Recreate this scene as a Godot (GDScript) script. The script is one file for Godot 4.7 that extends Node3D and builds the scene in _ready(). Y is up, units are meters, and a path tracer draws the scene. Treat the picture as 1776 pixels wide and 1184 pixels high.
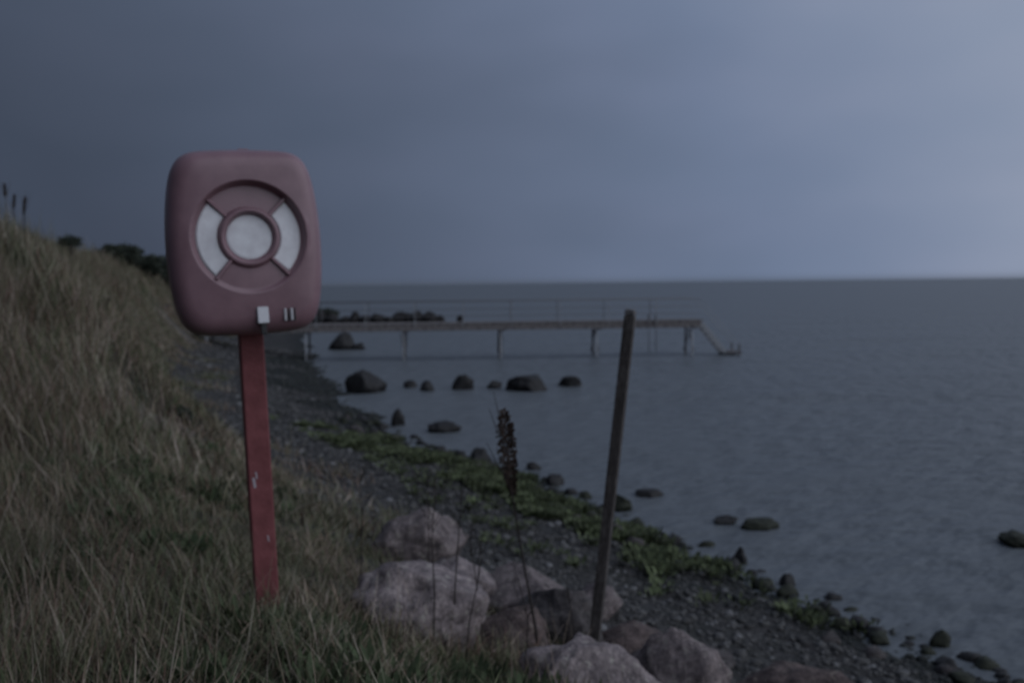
extends Node3D

var rng := RandomNumberGenerator.new()
var n_low := FastNoiseLite.new()
var n_mid := FastNoiseLite.new()
var taken := {}
var M := {}
# the waterline seen from above, as (x, distance seaward of the camera); land lies on its left
var SHORE: Array = [[70.0, -40.0], [26.0, -6.0], [14.0, 1.0], [9.0, 4.6], [6.2, 6.6], [4.7, 7.5], [4.08, 8.04], [3.62, 8.6], [3.52, 9.3], [3.18, 10.0], [2.68, 10.5], [2.41, 11.39], [2.01, 12.44], [1.34, 13.54], [0.67, 15.68], [-0.22, 17.45], [-1.3, 19.0], [-3.2, 22.0], [-4.2, 25.5], [-5.3, 29.02], [-8.2, 39.0], [-10.8, 49.6], [-13.0, 58.0], [-15.5, 70.0], [-17.2, 80.0], [-18.4, 90.0], [-19.5, 98.0], [-26.0, 108.0], [-50.0, 122.0], [-160.0, 150.0]]
var NEAR_PROFILE: Array = [[-60.0, -3.0], [-4.0, -0.45], [0.0, 0.0], [1.5, 0.25], [3.0, 0.58], [4.5, 1.08], [5.6, 1.55], [6.5, 1.96], [8.0, 2.0], [10.0, 2.1], [13.0, 2.5], [20.0, 3.6], [60.0, 5.5]]
var FAR_PROFILE: Array = [[-60.0, -3.0], [-4.0, -0.45], [0.0, 0.0], [2.0, 0.32], [4.2, 0.72], [5.1, 1.05], [6.2, 2.2], [7.4, 3.7], [8.4, 4.4], [10.0, 4.6], [20.0, 4.9], [60.0, 5.6]]

func _ready() -> void:
	rng.seed = 20240
	n_low.seed = 5; n_low.frequency = 0.11; n_low.fractal_octaves = 3
	n_mid.seed = 9; n_mid.frequency = 0.55; n_mid.fractal_octaves = 3
	make_camera()
	make_sky_and_sun()
	make_materials()
	make_sea()
	make_ground()
	make_jetty()
	make_station()
	make_stake()
	make_boulders()
	make_water_rocks()
	make_shore_stones()
	make_bushes()
	make_stalks()
	make_shingle()
	make_green_weed()
	make_grass()

# ---------------------------------------------------------------- camera, sky, sun
func make_camera() -> void:
	var cam := Camera3D.new()
	cam.name = "camera"
	add_child(cam)
	cam.position = Vector3(0, 3.5, 0)
	cam.basis = Basis(Vector3.RIGHT, -0.06177) * Basis(Vector3.BACK, deg_to_rad(-0.63))
	var lens := CameraAttributesPhysical.new()
	lens.frustum_focal_length = 32.97
	lens.frustum_focus_distance = 1.6
	lens.frustum_near = 0.1
	lens.frustum_far = 20000.0
	lens.exposure_aperture = 4.0
	cam.attributes = lens
	cam.near = 0.1
	cam.far = 20000.0
	cam.current = true

func make_sky_and_sun() -> void:
	var w := 768
	var h := 384
	var im := Image.create(w, h, false, Image.FORMAT_RGBF)
	var cl := FastNoiseLite.new()
	cl.seed = 31; cl.frequency = 1.6; cl.fractal_octaves = 4
	for j in h:
		var el := (0.5 - (j + 0.5) / h) * PI
		for i in w:
			var az := (i + 0.5) / w * TAU
			var c := Vector3(0.06, 0.07, 0.085)
			if el > -0.02:
				var dir := Vector3(sin(az) * cos(el), sin(el), -cos(az) * cos(el))
				# after-sunset cloud: lighter towards the west, which lies to the right of the view
				var lum := 0.094 * exp((1.80 - 1.05 * dir.y) * (dir.x * 0.966 - dir.z * 0.259))
				lum *= 0.90 + 1.1 * smoothstep(0.02, 0.75, dir.y)
				var n := cl.get_noise_3d(dir.x * 0.9, dir.y * 2.6, dir.z * 0.9)
				var n2 := cl.get_noise_3d(dir.x * 2.2 + 7.0, dir.y * 6.0, dir.z * 2.2)
				lum *= 1.0 + 0.15 * n + 0.07 * n2
				var warm: float = clamp((lum - 0.2) / 0.16, 0.0, 1.0)
				var tint := Vector3(0.785, 1.0, 1.50).lerp(Vector3(0.88, 1.0, 1.27), warm)
				tint.x += 0.02 * n2
				c = tint * lum
			im.set_pixel(i, j, Color(c.x, c.y, c.z))
	var sm := PanoramaSkyMaterial.new()
	sm.panorama = ImageTexture.create_from_image(im)
	var sky := Sky.new()
	sky.sky_material = sm
	var env := Environment.new()
	env.background_mode = Environment.BG_SKY
	env.sky = sky
	env.tonemap_mode = Environment.TONE_MAPPER_LINEAR
	env.tonemap_exposure = 1.0
	env.sdfgi_enabled = true
	env.ssao_enabled = true
	env.ssil_enabled = true
	var we := WorldEnvironment.new()
	we.name = "world_environment"
	we.environment = env
	add_child(we)
	var sun := DirectionalLight3D.new()
	sun.name = "sun"
	sun.light_color = Color(0.95, 0.97, 1.0)
	sun.light_energy = 0.37
	sun.light_angular_distance = 85.0
	sun.shadow_enabled = true
	add_child(sun)
	var az_s := deg_to_rad(116.0)
	var el_s := deg_to_rad(33.0)
	var to_sun := Vector3(sin(az_s) * cos(el_s), sin(el_s), -cos(az_s) * cos(el_s))
	sun.look_at_from_position(to_sun * 50.0, Vector3.ZERO, Vector3.UP)

# ---------------------------------------------------------------- small helpers
func numbered(called: String) -> String:
	var k: int = taken.get(called, 0)
	taken[called] = k + 1
	return called if k == 0 else "%s_%03d" % [called, k]

func tag(o: Node, label: String, category: String, group := "", kind := "") -> Node:
	o.set_meta("label", label)
	o.set_meta("category", category)
	if group != "": o.set_meta("group", group)
	if kind != "": o.set_meta("kind", kind)
	return o

func thing(called: String, label: String, category: String, at := Vector3.ZERO, group := "") -> Node3D:
	var o := Node3D.new()
	o.name = numbered(called)
	add_child(o)
	o.position = at
	tag(o, label, category, group)
	return o

func part(called: String, mesh: Mesh, mat: Material, parent: Node, xf := Transform3D.IDENTITY) -> MeshInstance3D:
	var o := MeshInstance3D.new()
	o.name = numbered(called) if parent == self else called
	o.mesh = mesh
	o.material_override = mat
	o.transform = xf
	parent.add_child(o, true)
	return o

func srgb(r: float, g: float, b: float) -> Color:
	return Color(r, g, b).linear_to_srgb()

func begin() -> SurfaceTool:
	var st := SurfaceTool.new()
	st.begin(Mesh.PRIMITIVE_TRIANGLES)
	return st

func finish(st: SurfaceTool) -> ArrayMesh:
	st.generate_normals()
	return st.commit()

func quad(st: SurfaceTool, a: Vector3, b: Vector3, c: Vector3, d: Vector3) -> void:
	for p in [a, b, c, a, c, d]:
		st.add_vertex(p)

# box with chamfered edges, corners at +-half, placed by xf
func add_box(st: SurfaceTool, size: Vector3, xf: Transform3D, ch := 0.004) -> void:
	st.set_smooth_group(-1)
	var h := size * 0.5
	ch = min(ch, min(h.x, min(h.y, h.z)) * 0.45)
	var rings: Array = []
	for lv in [[-h.y, ch], [-h.y + ch, 0.0], [h.y - ch, 0.0], [h.y, ch]]:
		var r: Array = []
		var ix: float = h.x - lv[1]
		var iz: float = h.z - lv[1]
		for q in [[1, 1, 0], [1, 1, 1], [-1, 1, 1], [-1, 1, 0], [-1, -1, 0], [-1, -1, 1], [1, -1, 1], [1, -1, 0]]:
			var px: float = q[0] * (ix - (ch if q[2] == 1 else 0.0))
			var pz: float = q[1] * (iz - (0.0 if q[2] == 1 else ch))
			r.append(xf * Vector3(px, lv[0], pz))
		rings.append(r)
	for k in 3:
		for i in 8:
			var j := (i + 1) % 8
			quad(st, rings[k][i], rings[k + 1][i], rings[k + 1][j], rings[k][j])
	for k in range(1, 7):
		for p in [rings[3][0], rings[3][k + 1], rings[3][k]]: st.add_vertex(p)
		for p in [rings[0][0], rings[0][k], rings[0][k + 1]]: st.add_vertex(p)

func box_mesh(size: Vector3, ch := 0.004) -> ArrayMesh:
	var st := begin()
	add_box(st, size, Transform3D.IDENTITY, ch)
	return finish(st)

# square or round bar between two points
func beam_xf(a: Vector3, b: Vector3) -> Transform3D:
	var y := (b - a).normalized()
	var x := y.cross(Vector3.FORWARD)
	if x.length() < 0.05: x = y.cross(Vector3.RIGHT)
	x = x.normalized()
	return Transform3D(Basis(x, y, x.cross(y)), (a + b) * 0.5)

func add_tube(st: SurfaceTool, pts: Array, radii: Array, sides := 6) -> void:
	st.set_smooth_group(1)
	var rings: Array = []
	for k in pts.size():
		var t: Vector3 = (pts[min(k + 1, pts.size() - 1)] - pts[max(k - 1, 0)]).normalized()
		var u := t.cross(Vector3(0.31, 0.11, 0.94)).normalized()
		var v := t.cross(u)
		var r: Array = []
		for i in sides:
			var a := TAU * i / sides
			r.append(pts[k] + (u * cos(a) + v * sin(a)) * radii[k])
		rings.append(r)
	for k in pts.size() - 1:
		for i in sides:
			var j := (i + 1) % sides
			quad(st, rings[k][i], rings[k + 1][i], rings[k + 1][j], rings[k][j])
	var last: int = pts.size() - 1
	for i in range(1, sides - 1):
		for p in [rings[last][0], rings[last][i + 1], rings[last][i]]: st.add_vertex(p)
		for p in [rings[0][0], rings[0][i], rings[0][i + 1]]: st.add_vertex(p)

func tube_mesh(pts: Array, radii: Array, sides := 6) -> ArrayMesh:
	var st := begin()
	add_tube(st, pts, radii, sides)
	return finish(st)

# ---------------------------------------------------------------- materials
func noise_image(size: int, freq: float, oct: int, sd: int, kind := FastNoiseLite.TYPE_SIMPLEX_SMOOTH) -> Image:
	var n := FastNoiseLite.new()
	n.noise_type = kind
	n.seed = sd
	n.frequency = freq
	n.fractal_octaves = oct
	var im := n.get_seamless_image(size, size, false, false, 0.25)
	im.convert(Image.FORMAT_RGBA8)
	return im

func two_tone(a: Image, b: Image, lo: Color, hi: Color, share := 0.5, contrast := 1.4) -> ImageTexture:
	var s := a.get_width()
	var out := Image.create(s, s, true, Image.FORMAT_RGBA8)
	for y in s:
		for x in s:
			var v: float = a.get_pixel(x, y).r * (1.0 - share) + b.get_pixel(x, y).r * share
			v = clamp((v - 0.5) * contrast + 0.5, 0.0, 1.0)
			out.set_pixel(x, y, lo.lerp(hi, v))
	out.generate_mipmaps()
	return ImageTexture.create_from_image(out)

# speckled granite with pale lichen spots and thin dark cracks
func stone_skin(speck: Image, coarse: Image, fine: Image) -> ImageTexture:
	var s := speck.get_width()
	var spots := noise_image(s, 0.022, 2, 44, FastNoiseLite.TYPE_CELLULAR)
	var veins := noise_image(s, 0.006, 3, 51)
	var out := Image.create(s, s, true, Image.FORMAT_RGBA8)
	for y in s:
		for x in s:
			var v: float = clampf((speck.get_pixel(x, y).r * 0.5 + coarse.get_pixel(x, y).r * 0.5 - 0.5) * 2.0 + 0.5, 0.0, 1.0)
			var c := Color(0.42, 0.40, 0.41).lerp(Color(0.92, 0.88, 0.87), v)
			var f: float = fine.get_pixel(x, y).r
			var lich: float = smoothstep(0.30, 0.20, spots.get_pixel(x, y).r + (f - 0.5) * 0.35) * smoothstep(0.45, 0.6, coarse.get_pixel((x + 137) % s, y).r)
			c = c.lerp(Color(0.98, 1.0, 0.93), 0.75 * lich)
			var crack: float = smoothstep(0.012, 0.003, abs(veins.get_pixel(x, y).r - 0.5 + (f - 0.5) * 0.03))
			c = c.lerp(Color(0.2, 0.19, 0.19), 0.7 * crack)
			c.a = 1.0
			out.set_pixel(x, y, c)
	out.generate_mipmaps()
	return ImageTexture.create_from_image(out)

func normal_of(im: Image, strength: float) -> ImageTexture:
	var c: Image = im.duplicate()
	c.bump_map_to_normal_map(strength)
	c.generate_mipmaps()
	return ImageTexture.create_from_image(c)

func plain(r: float, g: float, b: float, rough: float, spec := 0.5) -> StandardMaterial3D:
	var m := StandardMaterial3D.new()
	m.albedo_color = srgb(r, g, b)
	m.roughness = rough
	m.metallic_specular = spec
	return m

func textured(col: ImageTexture, nor: ImageTexture, scale: float, tint: Color, rough: float, nscale := 1.0, world := true) -> StandardMaterial3D:
	var m := StandardMaterial3D.new()
	m.albedo_color = tint
	m.albedo_texture = col
	m.normal_enabled = nor != null
	if nor != null:
		m.normal_texture = nor
		m.normal_scale = nscale
	m.uv1_triplanar = true
	m.uv1_world_triplanar = world
	m.uv1_scale = Vector3.ONE * scale
	m.roughness = rough
	m.metallic_specular = 0.35
	return m

func make_materials() -> void:
	var fine := noise_image(512, 0.045, 4, 3)
	var coarse := noise_image(512, 0.009, 4, 8)
	var speck := noise_image(512, 0.11, 2, 14, FastNoiseLite.TYPE_VALUE)
	var nfine := normal_of(fine, 5.0)
	var grey := two_tone(fine, coarse, Color(0.52, 0.52, 0.52), Color(1, 1, 1), 0.5, 1.9)
	var granite := stone_skin(speck, coarse, fine)
	M.ground = textured(grey, nfine, 0.9, Color.WHITE, 0.95)
	M.ground.vertex_color_use_as_albedo = true
	M.granite = textured(granite, nfine, 1.5, srgb(0.34, 0.31, 0.308), 0.9, 0.9)
	M.granite_pale = textured(granite, nfine, 1.3, srgb(0.45, 0.415, 0.415), 0.9, 0.9)
	M.granite_brown = textured(granite, nfine, 1.5, srgb(0.21, 0.175, 0.165), 0.92, 0.9)
	M.granite_dark = textured(granite, nfine, 1.5, srgb(0.155, 0.15, 0.15), 0.85, 0.9)
	M.wet_rock = textured(granite, nfine, 1.5, srgb(0.055, 0.058, 0.06), 0.62, 0.8)
	M.weedy_rock = textured(granite, nfine, 2.0, srgb(0.058, 0.07, 0.046), 0.7, 0.8)
	M.far_rock = textured(granite, nfine, 0.6, srgb(0.055, 0.055, 0.055), 0.85, 0.8)
	M.pebble = plain(1, 1, 1, 0.8, 0.35)
	M.pebble.vertex_color_use_as_albedo = true
	M.blade = plain(1, 1, 1, 0.75, 0.25)
	M.blade.vertex_color_use_as_albedo = true
	M.leaf_dark = plain(0.048, 0.056, 0.043, 0.7, 0.25)
	M.bark = plain(0.035, 0.03, 0.027, 0.9, 0.2)
	M.stalk = plain(0.038, 0.032, 0.03, 0.85, 0.25)
	M.seed = plain(0.05, 0.036, 0.03, 0.9, 0.2)
	# the cabinet: sun-faded red plastic with chalky blotches
	var faded := two_tone(fine, coarse, Color(0.91, 0.90, 0.905), Color(1, 1, 1), 0.8, 1.6)
	M.shell = textured(faded, null, 1.6, srgb(0.24, 0.142, 0.162), 0.36, 1.0, false)
	M.shell.metallic_specular = 0.5
	M.white = textured(faded, null, 2.3, srgb(0.78, 0.78, 0.80), 0.5, 1.0, false)
	M.latch = plain(0.5, 0.5, 0.52, 0.35)
	M.latch.metallic = 0.3
	M.black = plain(0.02, 0.02, 0.02, 0.7)
	M.red_post = textured(two_tone(fine, coarse, Color(0.84, 0.82, 0.82), Color(1, 1, 1), 0.75, 1.6), nfine, 1.7, srgb(0.225, 0.074, 0.078), 0.6, 0.2, false)
	M.scuff = plain(0.36, 0.33, 0.36, 0.7)
	# wood: grain stretched along the pieces' own y
	var grain := two_tone(fine, coarse, Color(0.45, 0.44, 0.43), Color(1, 1, 1), 0.3, 1.8)
	M.stake = textured(grain, nfine, 1.0, srgb(0.15, 0.135, 0.13), 0.9, 0.6, false)
	M.stake.uv1_scale = Vector3(9, 0.6, 9)
	M.stake_top = textured(grain, nfine, 6.0, srgb(0.27, 0.26, 0.265), 0.9, 0.6, false)
	M.jetty_wood = textured(grain, nfine, 0.8, srgb(0.36, 0.335, 0.335), 0.9, 0.5, true)
	M.jetty_pile = textured(grain, nfine, 0.8, srgb(0.26, 0.25, 0.26), 0.8, 0.5, true)
	M.jetty_metal = plain(0.30, 0.31, 0.33, 0.5)
	M.jetty_rail = plain(0.13, 0.13, 0.14, 0.7)
	var waves := noise_image(1024, 0.014, 4, 21)
	var sea := StandardMaterial3D.new()
	sea.albedo_color = srgb(0.122, 0.135, 0.147)
	sea.roughness = 0.34
	sea.metallic_specular = 0.11
	sea.normal_enabled = true
	sea.normal_texture = normal_of(waves, 6.0)
	sea.normal_scale = 1.0
	M.sea = sea

# ---------------------------------------------------------------- terrain
func shore_in(x: float, d: float) -> float:
	var best := 1e9
	var sgn := 1.0
	for k in SHORE.size() - 1:
		var ax: float = SHORE[k][0]
		var ad: float = SHORE[k][1]
		var ex: float = SHORE[k + 1][0] - ax
		var ed: float = SHORE[k + 1][1] - ad
		var px := x - ax
		var pd := d - ad
		var t: float = clampf((px * ex + pd * ed) / (ex * ex + ed * ed), 0.0, 1.0)
		var qx := px - ex * t
		var qd := pd - ed * t
		var q := qx * qx + qd * qd
		if q < best:
			best = q
			sgn = 1.0 if ex * pd - ed * px > 0.0 else -1.0
	return sgn * sqrt(best)

func along(table: Array, s: float) -> float:
	if s <= table[0][0]: return table[0][1]
	for k in table.size() - 1:
		if s < table[k + 1][0]:
			var t: float = (s - table[k][0]) / (table[k + 1][0] - table[k][0])
			return lerpf(table[k][1], table[k + 1][1], t)
	return table[table.size() - 1][1]

func height(x: float, d: float, s: float) -> float:
	s += 0.35 * n_mid.get_noise_2d(x, d) * (1.0 if s < 3.0 else 0.3)
	var near := along(NEAR_PROFILE, s)
	var far := along(FAR_PROFILE, s)
	if far > 1.0: far = 1.0 + (far - 1.0) * (1.0 - 0.72 * smoothstep(58.0, 100.0, d))
	var h := lerpf(near, far, smoothstep(8.0, 16.0, d))
	var rough := smoothstep(4.5, 7.0, s)
	h += rough * (0.22 * n_low.get_noise_2d(x, d) * smoothstep(5.0, 12.0, d) + 0.10 * n_mid.get_noise_2d(x * 0.8, d * 0.8 + 40.0))
	h += 0.38 * exp(-((x + 10.6) * (x + 10.6) + (d - 19.0) * (d - 19.0)) / 14.0)
	h += 0.03 * n_mid.get_noise_2d(x * 3.0, d * 3.0)
	for e in [[-4.95, 12.15, 0.38, 0.5], [-4.6, 12.6, 0.3, 0.35], [-4.3, 11.5, 0.35, 0.15]]:   # washed-out hollows in the bank
		var q: float = ((x - e[0]) * (x - e[0]) + (d - e[1]) * (d - e[1])) / (e[2] * e[2])
		if q < 6.0: h -= e[3] * exp(-q)
	return h

func ground_y(x: float, d: float) -> float:
	return height(x, d, shore_in(x, d))

func sandy(x: float, d: float) -> float:
	var v := 0.0
	for e in [[-4.3, 11.55, 1.0], [-4.0, 10.8, 0.8], [-3.7, 10.1, 0.6], [-4.6, 12.1, 0.6], [-14.2, 40.5, 1.5], [-9.8, 24.5, 0.7]]:
		v = max(v, 1.0 - Vector2(x - e[0], d - e[1]).length() / e[2])
	return clamp(v * 2.0 + 0.5 * n_mid.get_noise_2d(x * 2.0, d * 2.0), 0.0, 1.0) if v > 0.0 else 0.0

func wrack(x: float, d: float) -> float:
	var v := 0.0
	for e in [[-6.6, 31.5, 2.6], [-8.0, 35.5, 2.4], [-9.6, 41.0, 3.0], [-4.7, 26.5, 1.5], [-3.6, 23.5, 1.0]]:
		v = max(v, 1.0 - Vector2(x - e[0], d - e[1]).length() / e[2])
	return clampf(v * 3.0 + 0.8 * n_mid.get_noise_2d(x, d), 0.0, 1.0) if v > 0.0 else 0.0

func make_ground() -> void:
	var ds: Array = []
	var d := -18.0
	while d < 165.0:
		ds.append(d)
		d += 0.6 if d < 2.5 else (0.09 + max(0.0, d - 5.0) * 0.0125)
	var cols := 230
	var v := PackedVector3Array()
	var c := PackedColorArray()
	var ix := PackedInt32Array()
	for j in ds.size():
		var dd: float = ds[j]
		var reach: float = max(dd, 0.0)
		for i in cols + 1:
			var t := float(i) / cols
			var x: float = lerpf(-16.0 - reach * 1.0, 12.0 + max(0.0, 10.0 - reach) * 1.2, t)
			var s := shore_in(x, dd)
			v.append(Vector3(x, height(x, dd, s), -dd))
			var n := n_mid.get_noise_2d(x * 1.7, dd * 1.7)
			var shingle := Color(0.08, 0.079, 0.078).lerp(Color(0.048, 0.046, 0.044), clamp(0.5 + n * 1.3, 0, 1))
			var soil := Color(0.042, 0.040, 0.030).lerp(Color(0.055, 0.046, 0.037), clamp(0.5 + n * 1.5, 0, 1))
			var far_wet: float = 2.2 * wrack(x, dd)   # heaps of dark seaweed left on the beach
			var col := Color(0.035, 0.037, 0.036).lerp(shingle, smoothstep(0.2, 1.2, s + n * 0.9 - far_wet))
			col = col.lerp(soil, smoothstep(4.3, 5.4, s + n * 0.9))
			col = col.lerp(Color(0.19, 0.165, 0.145), sandy(x, dd))
			c.append(col)
	for j in ds.size() - 1:
		for i in cols:
			var a := j * (cols + 1) + i
			var b := a + cols + 1
			ix.append_array([a, b, b + 1, a, b + 1, a + 1])
	var st := begin()
	st.create_from_arrays(mesh_arrays(v, ix, c))
	st.generate_normals()
	var o := part("ground", st.commit(), M.ground, self)
	o.set_meta("kind", "structure")
	tag(o, "bank of soil and grey shingle beach sloping down to the sea", "ground")

func mesh_arrays(v: PackedVector3Array, ix: PackedInt32Array, c: PackedColorArray, uv := PackedVector2Array()) -> Array:
	var a: Array = []
	a.resize(Mesh.ARRAY_MAX)
	a[Mesh.ARRAY_VERTEX] = v
	a[Mesh.ARRAY_INDEX] = ix
	if c.size() > 0: a[Mesh.ARRAY_COLOR] = c
	if uv.size() > 0: a[Mesh.ARRAY_TEX_UV] = uv
	return a

func make_sea() -> void:
	var ds: Array = [-40.0, -20.0, -8.0, -2.0, 2.0, 4.0]
	var d := 5.0
	while d < 9000.0:
		ds.append(d)
		d += max(0.09, d * 0.0105)
	var cols := 240
	var v := PackedVector3Array()
	var uv := PackedVector2Array()
	var ix := PackedInt32Array()
	var w: Array = []
	for k in 9:
		var ang := deg_to_rad(rng.randf_range(-38.0, 30.0) - 60.0)
		var wl: float = [0.9, 1.3, 1.7, 2.3, 3.1, 4.2, 5.6, 7.5, 11.0][k]
		w.append([cos(ang) * TAU / wl, sin(ang) * TAU / wl, rng.randf() * TAU, 0.0048 * pow(wl, 0.75), wl])
	for j in ds.size():
		var dd: float = ds[j]
		var reach: float = max(dd, 0.0)
		for i in cols + 1:
			var t := float(i) / cols
			var x: float = lerpf(-10.0 - reach * 1.4, 16.0 + max(0.0, 12.0 - reach) * 2.5 + reach * 1.2, t)
			var y := 0.0
			var patch := 0.65 + 0.7 * n_low.get_noise_2d(x * 0.25, dd * 0.8)
			for q in w:
				var fade: float = clampf(1.6 - max(reach, 1.0) * 0.0105 / (q[4] * 0.22), 0.0, 1.0)
				if fade > 0.0: y += fade * patch * q[3] * sin(q[0] * x + q[1] * dd + q[2] + 0.9 * n_low.get_noise_2d(x * 0.7, dd * 0.7))
			v.append(Vector3(x, y, -dd))
			var al := x * 0.83 + dd * 0.56
			var ac := -x * 0.56 + dd * 0.83
			uv.append(Vector2(al / 22.0, ac / 6.5))
	for j in ds.size() - 1:
		for i in cols:
			var a := j * (cols + 1) + i
			var b := a + cols + 1
			ix.append_array([a, b, b + 1, a, b + 1, a + 1])
	var st := begin()
	st.create_from_arrays(mesh_arrays(v, ix, PackedColorArray(), uv))
	st.generate_normals()
	st.generate_tangents()
	var o := part("sea", st.commit(), M.sea, self)
	o.set_meta("kind", "structure")
	tag(o, "grey blue sea with low ripples reaching the horizon", "sea")

# ---------------------------------------------------------------- jetty
func make_jetty() -> void:
	var a := Vector3(-16.2, 0, -42.9)
	var b := Vector3(8.9, 0, -44.0)
	var t := thing("jetty", "long narrow wooden bathing jetty on cross-braced piles with steps at its end", "jetty", Vector3(a.x, 0, a.z))
	t.rotation.y = atan2(-(b.z - a.z), b.x - a.x)
	var length := Vector2(b.x - a.x, b.z - a.z).length()
	var wide := 1.5
	var top := 1.70
	# deck boards, a few pixels each: one part
	var st := begin()
	var x := 0.0
	while x < length:
		add_box(st, Vector3(0.138, 0.034, wide + rng.randf_range(-0.02, 0.02)), Transform3D(Basis.IDENTITY, Vector3(x + 0.07, top - 0.017 + rng.randf_range(-0.003, 0.003), -wide * 0.5)), 0.004)
		x += 0.146
	var deck := part("deck_boards", finish(st), M.jetty_wood, t)
	deck.set_meta("kind", "stuff")
	for z in [-0.06, -wide + 0.06, -wide * 0.5]:
		part("stringer", box_mesh(Vector3(length, 0.2, 0.07)), M.jetty_wood, t, Transform3D(Basis.IDENTITY, Vector3(length * 0.5, top - 0.137, z)))
	part("fascia_board", box_mesh(Vector3(length - 0.1, 0.16, 0.03)), M.jetty_wood, t, Transform3D(Basis.IDENTITY, Vector3(length * 0.5, top - 0.27, 0.0)))
	for k in 6:
		var px := 2.12 + 4.52 * k
		var zn := -0.13
		var zf := -wide + 0.13
		var low: float = min(ground_y(a.x + px, 43.2), 0.0) - 0.8 if k > 1 else ground_y(a.x + px, 43.2) - 0.4
		part("pile", tube_mesh([Vector3(px, low, zn), Vector3(px, top - 0.24, zn)], [0.045, 0.045], 10), M.jetty_metal, t)
		part("pile", tube_mesh([Vector3(px - 0.02, low, zf), Vector3(px - 0.02, top - 0.24, zf)], [0.055, 0.05], 10), M.jetty_pile, t)
		part("cross_beam", box_mesh(Vector3(0.16, 0.16, wide - 0.1)), M.jetty_wood, t, Transform3D(Basis.IDENTITY, Vector3(px + 0.16, top - 0.32, -wide * 0.5)))
		if k > 1:
			for q in [[0.25, top - 0.5], [top - 0.5, 0.25]]:
				var xf := beam_xf(Vector3(px + (0.1 if q[0] < 1.0 else -0.1), q[0], zn), Vector3(px + (0.1 if q[0] < 1.0 else -0.1), q[1], zf))
				part("cross_brace", box_mesh(Vector3(0.035, 1.68, 0.06)), M.jetty_pile, t, xf)
	# railing on both sides: thin posts and three rails
	for z in [0.045, -wide - 0.045]:
		var px := 0.4
		while px < length:
			part("rail_post", box_mesh(Vector3(0.034, 1.2, 0.034)), M.jetty_rail if z < -0.5 else M.jetty_metal, t, Transform3D(Basis.IDENTITY, Vector3(px, top + 0.42, z)))
			px += 2.26
		for hgt in [1.0, 0.62, 0.3]:
			var r: float = 0.017 if hgt == 1.0 else 0.008
			var zz: float = z + (0.045 if z > 0.0 else -0.045)
			part("handrail" if hgt == 1.0 else "lower_rail", tube_mesh([Vector3(0.3, top + hgt, zz), Vector3(length * 0.5, top + hgt, zz), Vector3(length - 0.05, top + hgt, zz)], [r, r, r], 8), M.jetty_rail, t)
	# steps going down into the water at the seaward end
	var s0 := Vector3(length + 0.02, top - 0.05, 0)
	var s1 := Vector3(length + 1.62, -0.35, 0)
	for z in [-0.25, -wide + 0.25]:
		var xf := beam_xf(s0 + Vector3(0, -0.03, z), s1 + Vector3(0, 0, z))
		part("step_stringer", box_mesh(Vector3(0.2, s0.distance_to(s1), 0.045)), M.jetty_metal, t, xf)
	for k in 8:
		var p: Vector3 = s0.lerp(s1, (k + 0.7) / 8.6)
		part("step", box_mesh(Vector3(0.24, 0.04, wide - 0.56)), M.jetty_metal, t, Transform3D(Basis.IDENTITY, p + Vector3(0, 0, -wide * 0.5)))
	part("step_landing", box_mesh(Vector3(0.7, 0.09, wide - 0.1)), M.jetty_pile, t, Transform3D(Basis.IDENTITY, Vector3(length + 1.62, 0.13, -wide * 0.5)))
	for z in [-0.12, -wide + 0.12]:
		part("landing_post", tube_mesh([Vector3(length + 1.85, -1.0, z), Vector3(length + 1.85, 0.52, z)], [0.05, 0.05], 8), M.jetty_pile, t)
		part("step_handrail", tube_mesh([Vector3(length - 0.05, top + 0.9, z), Vector3(length + 0.25, top + 0.7, z), Vector3(length + 1.85, 0.5, z)], [0.016, 0.016, 0.016], 6), M.jetty_metal, t)
	# bathing ladder hung over the seaward half
	for dx in [0.0, 0.34]:
		part("ladder_rail", tube_mesh([Vector3(length - 2.5 + dx, 0.2, 0.12), Vector3(length - 2.5 + dx, top + 0.2, 0.12), Vector3(length - 2.5 + dx, top + 0.28, 0.0), Vector3(length - 2.5 + dx, top + 0.02, -0.1)], [0.022, 0.022, 0.022, 0.022], 6), M.jetty_rail, t)

# ---------------------------------------------------------------- lifebuoy cabinet on its red post
func outline(th: float) -> float:
	var lo := 0.0
	var hi := 0.7
	for k in 22:
		var r := (lo + hi) * 0.5
		var x := r * cos(th)
		var y := r * sin(th)
		var yy: float = y / 0.425
		var wx: float = 0.296 + 0.050 * (1.0 - yy * yy) - 0.004 * yy
		var hy: float = 0.412 + 0.013 * (1.0 - min(1.0, x * x / 0.09))
		var f: float = pow(abs(x) / max(wx, 0.05), 8.0) + pow(abs(y) / hy, 8.0)
		if f < 1.0: lo = r
		else: hi = r
	return lo

# depth of the moulded front at radius r from the ring's middle and angle th
func ring_relief(r: float, th: float) -> float:
	var up := sin(th)
	var right := cos(th)
	var floor_z: float = -0.034 - 0.020 * up * clampf(r / 0.26, 0.0, 1.0) - 0.006 * right * clampf(r / 0.26, 0.0, 1.0)
	var z := 0.0
	z = lerpf(0.0, floor_z, 1.0 - smoothstep(0.247, 0.274, r))
	if r < 0.16:
		var ridge: float = -0.004
		var t: float = 1.0 - smoothstep(0.133, 0.150, r)
		z = lerpf(z, ridge, t)
		if r < 0.128:
			z = lerpf(z, -0.030 - 0.008 * up * r / 0.12, 1.0 - smoothstep(0.106, 0.124, r))
	return z

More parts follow.
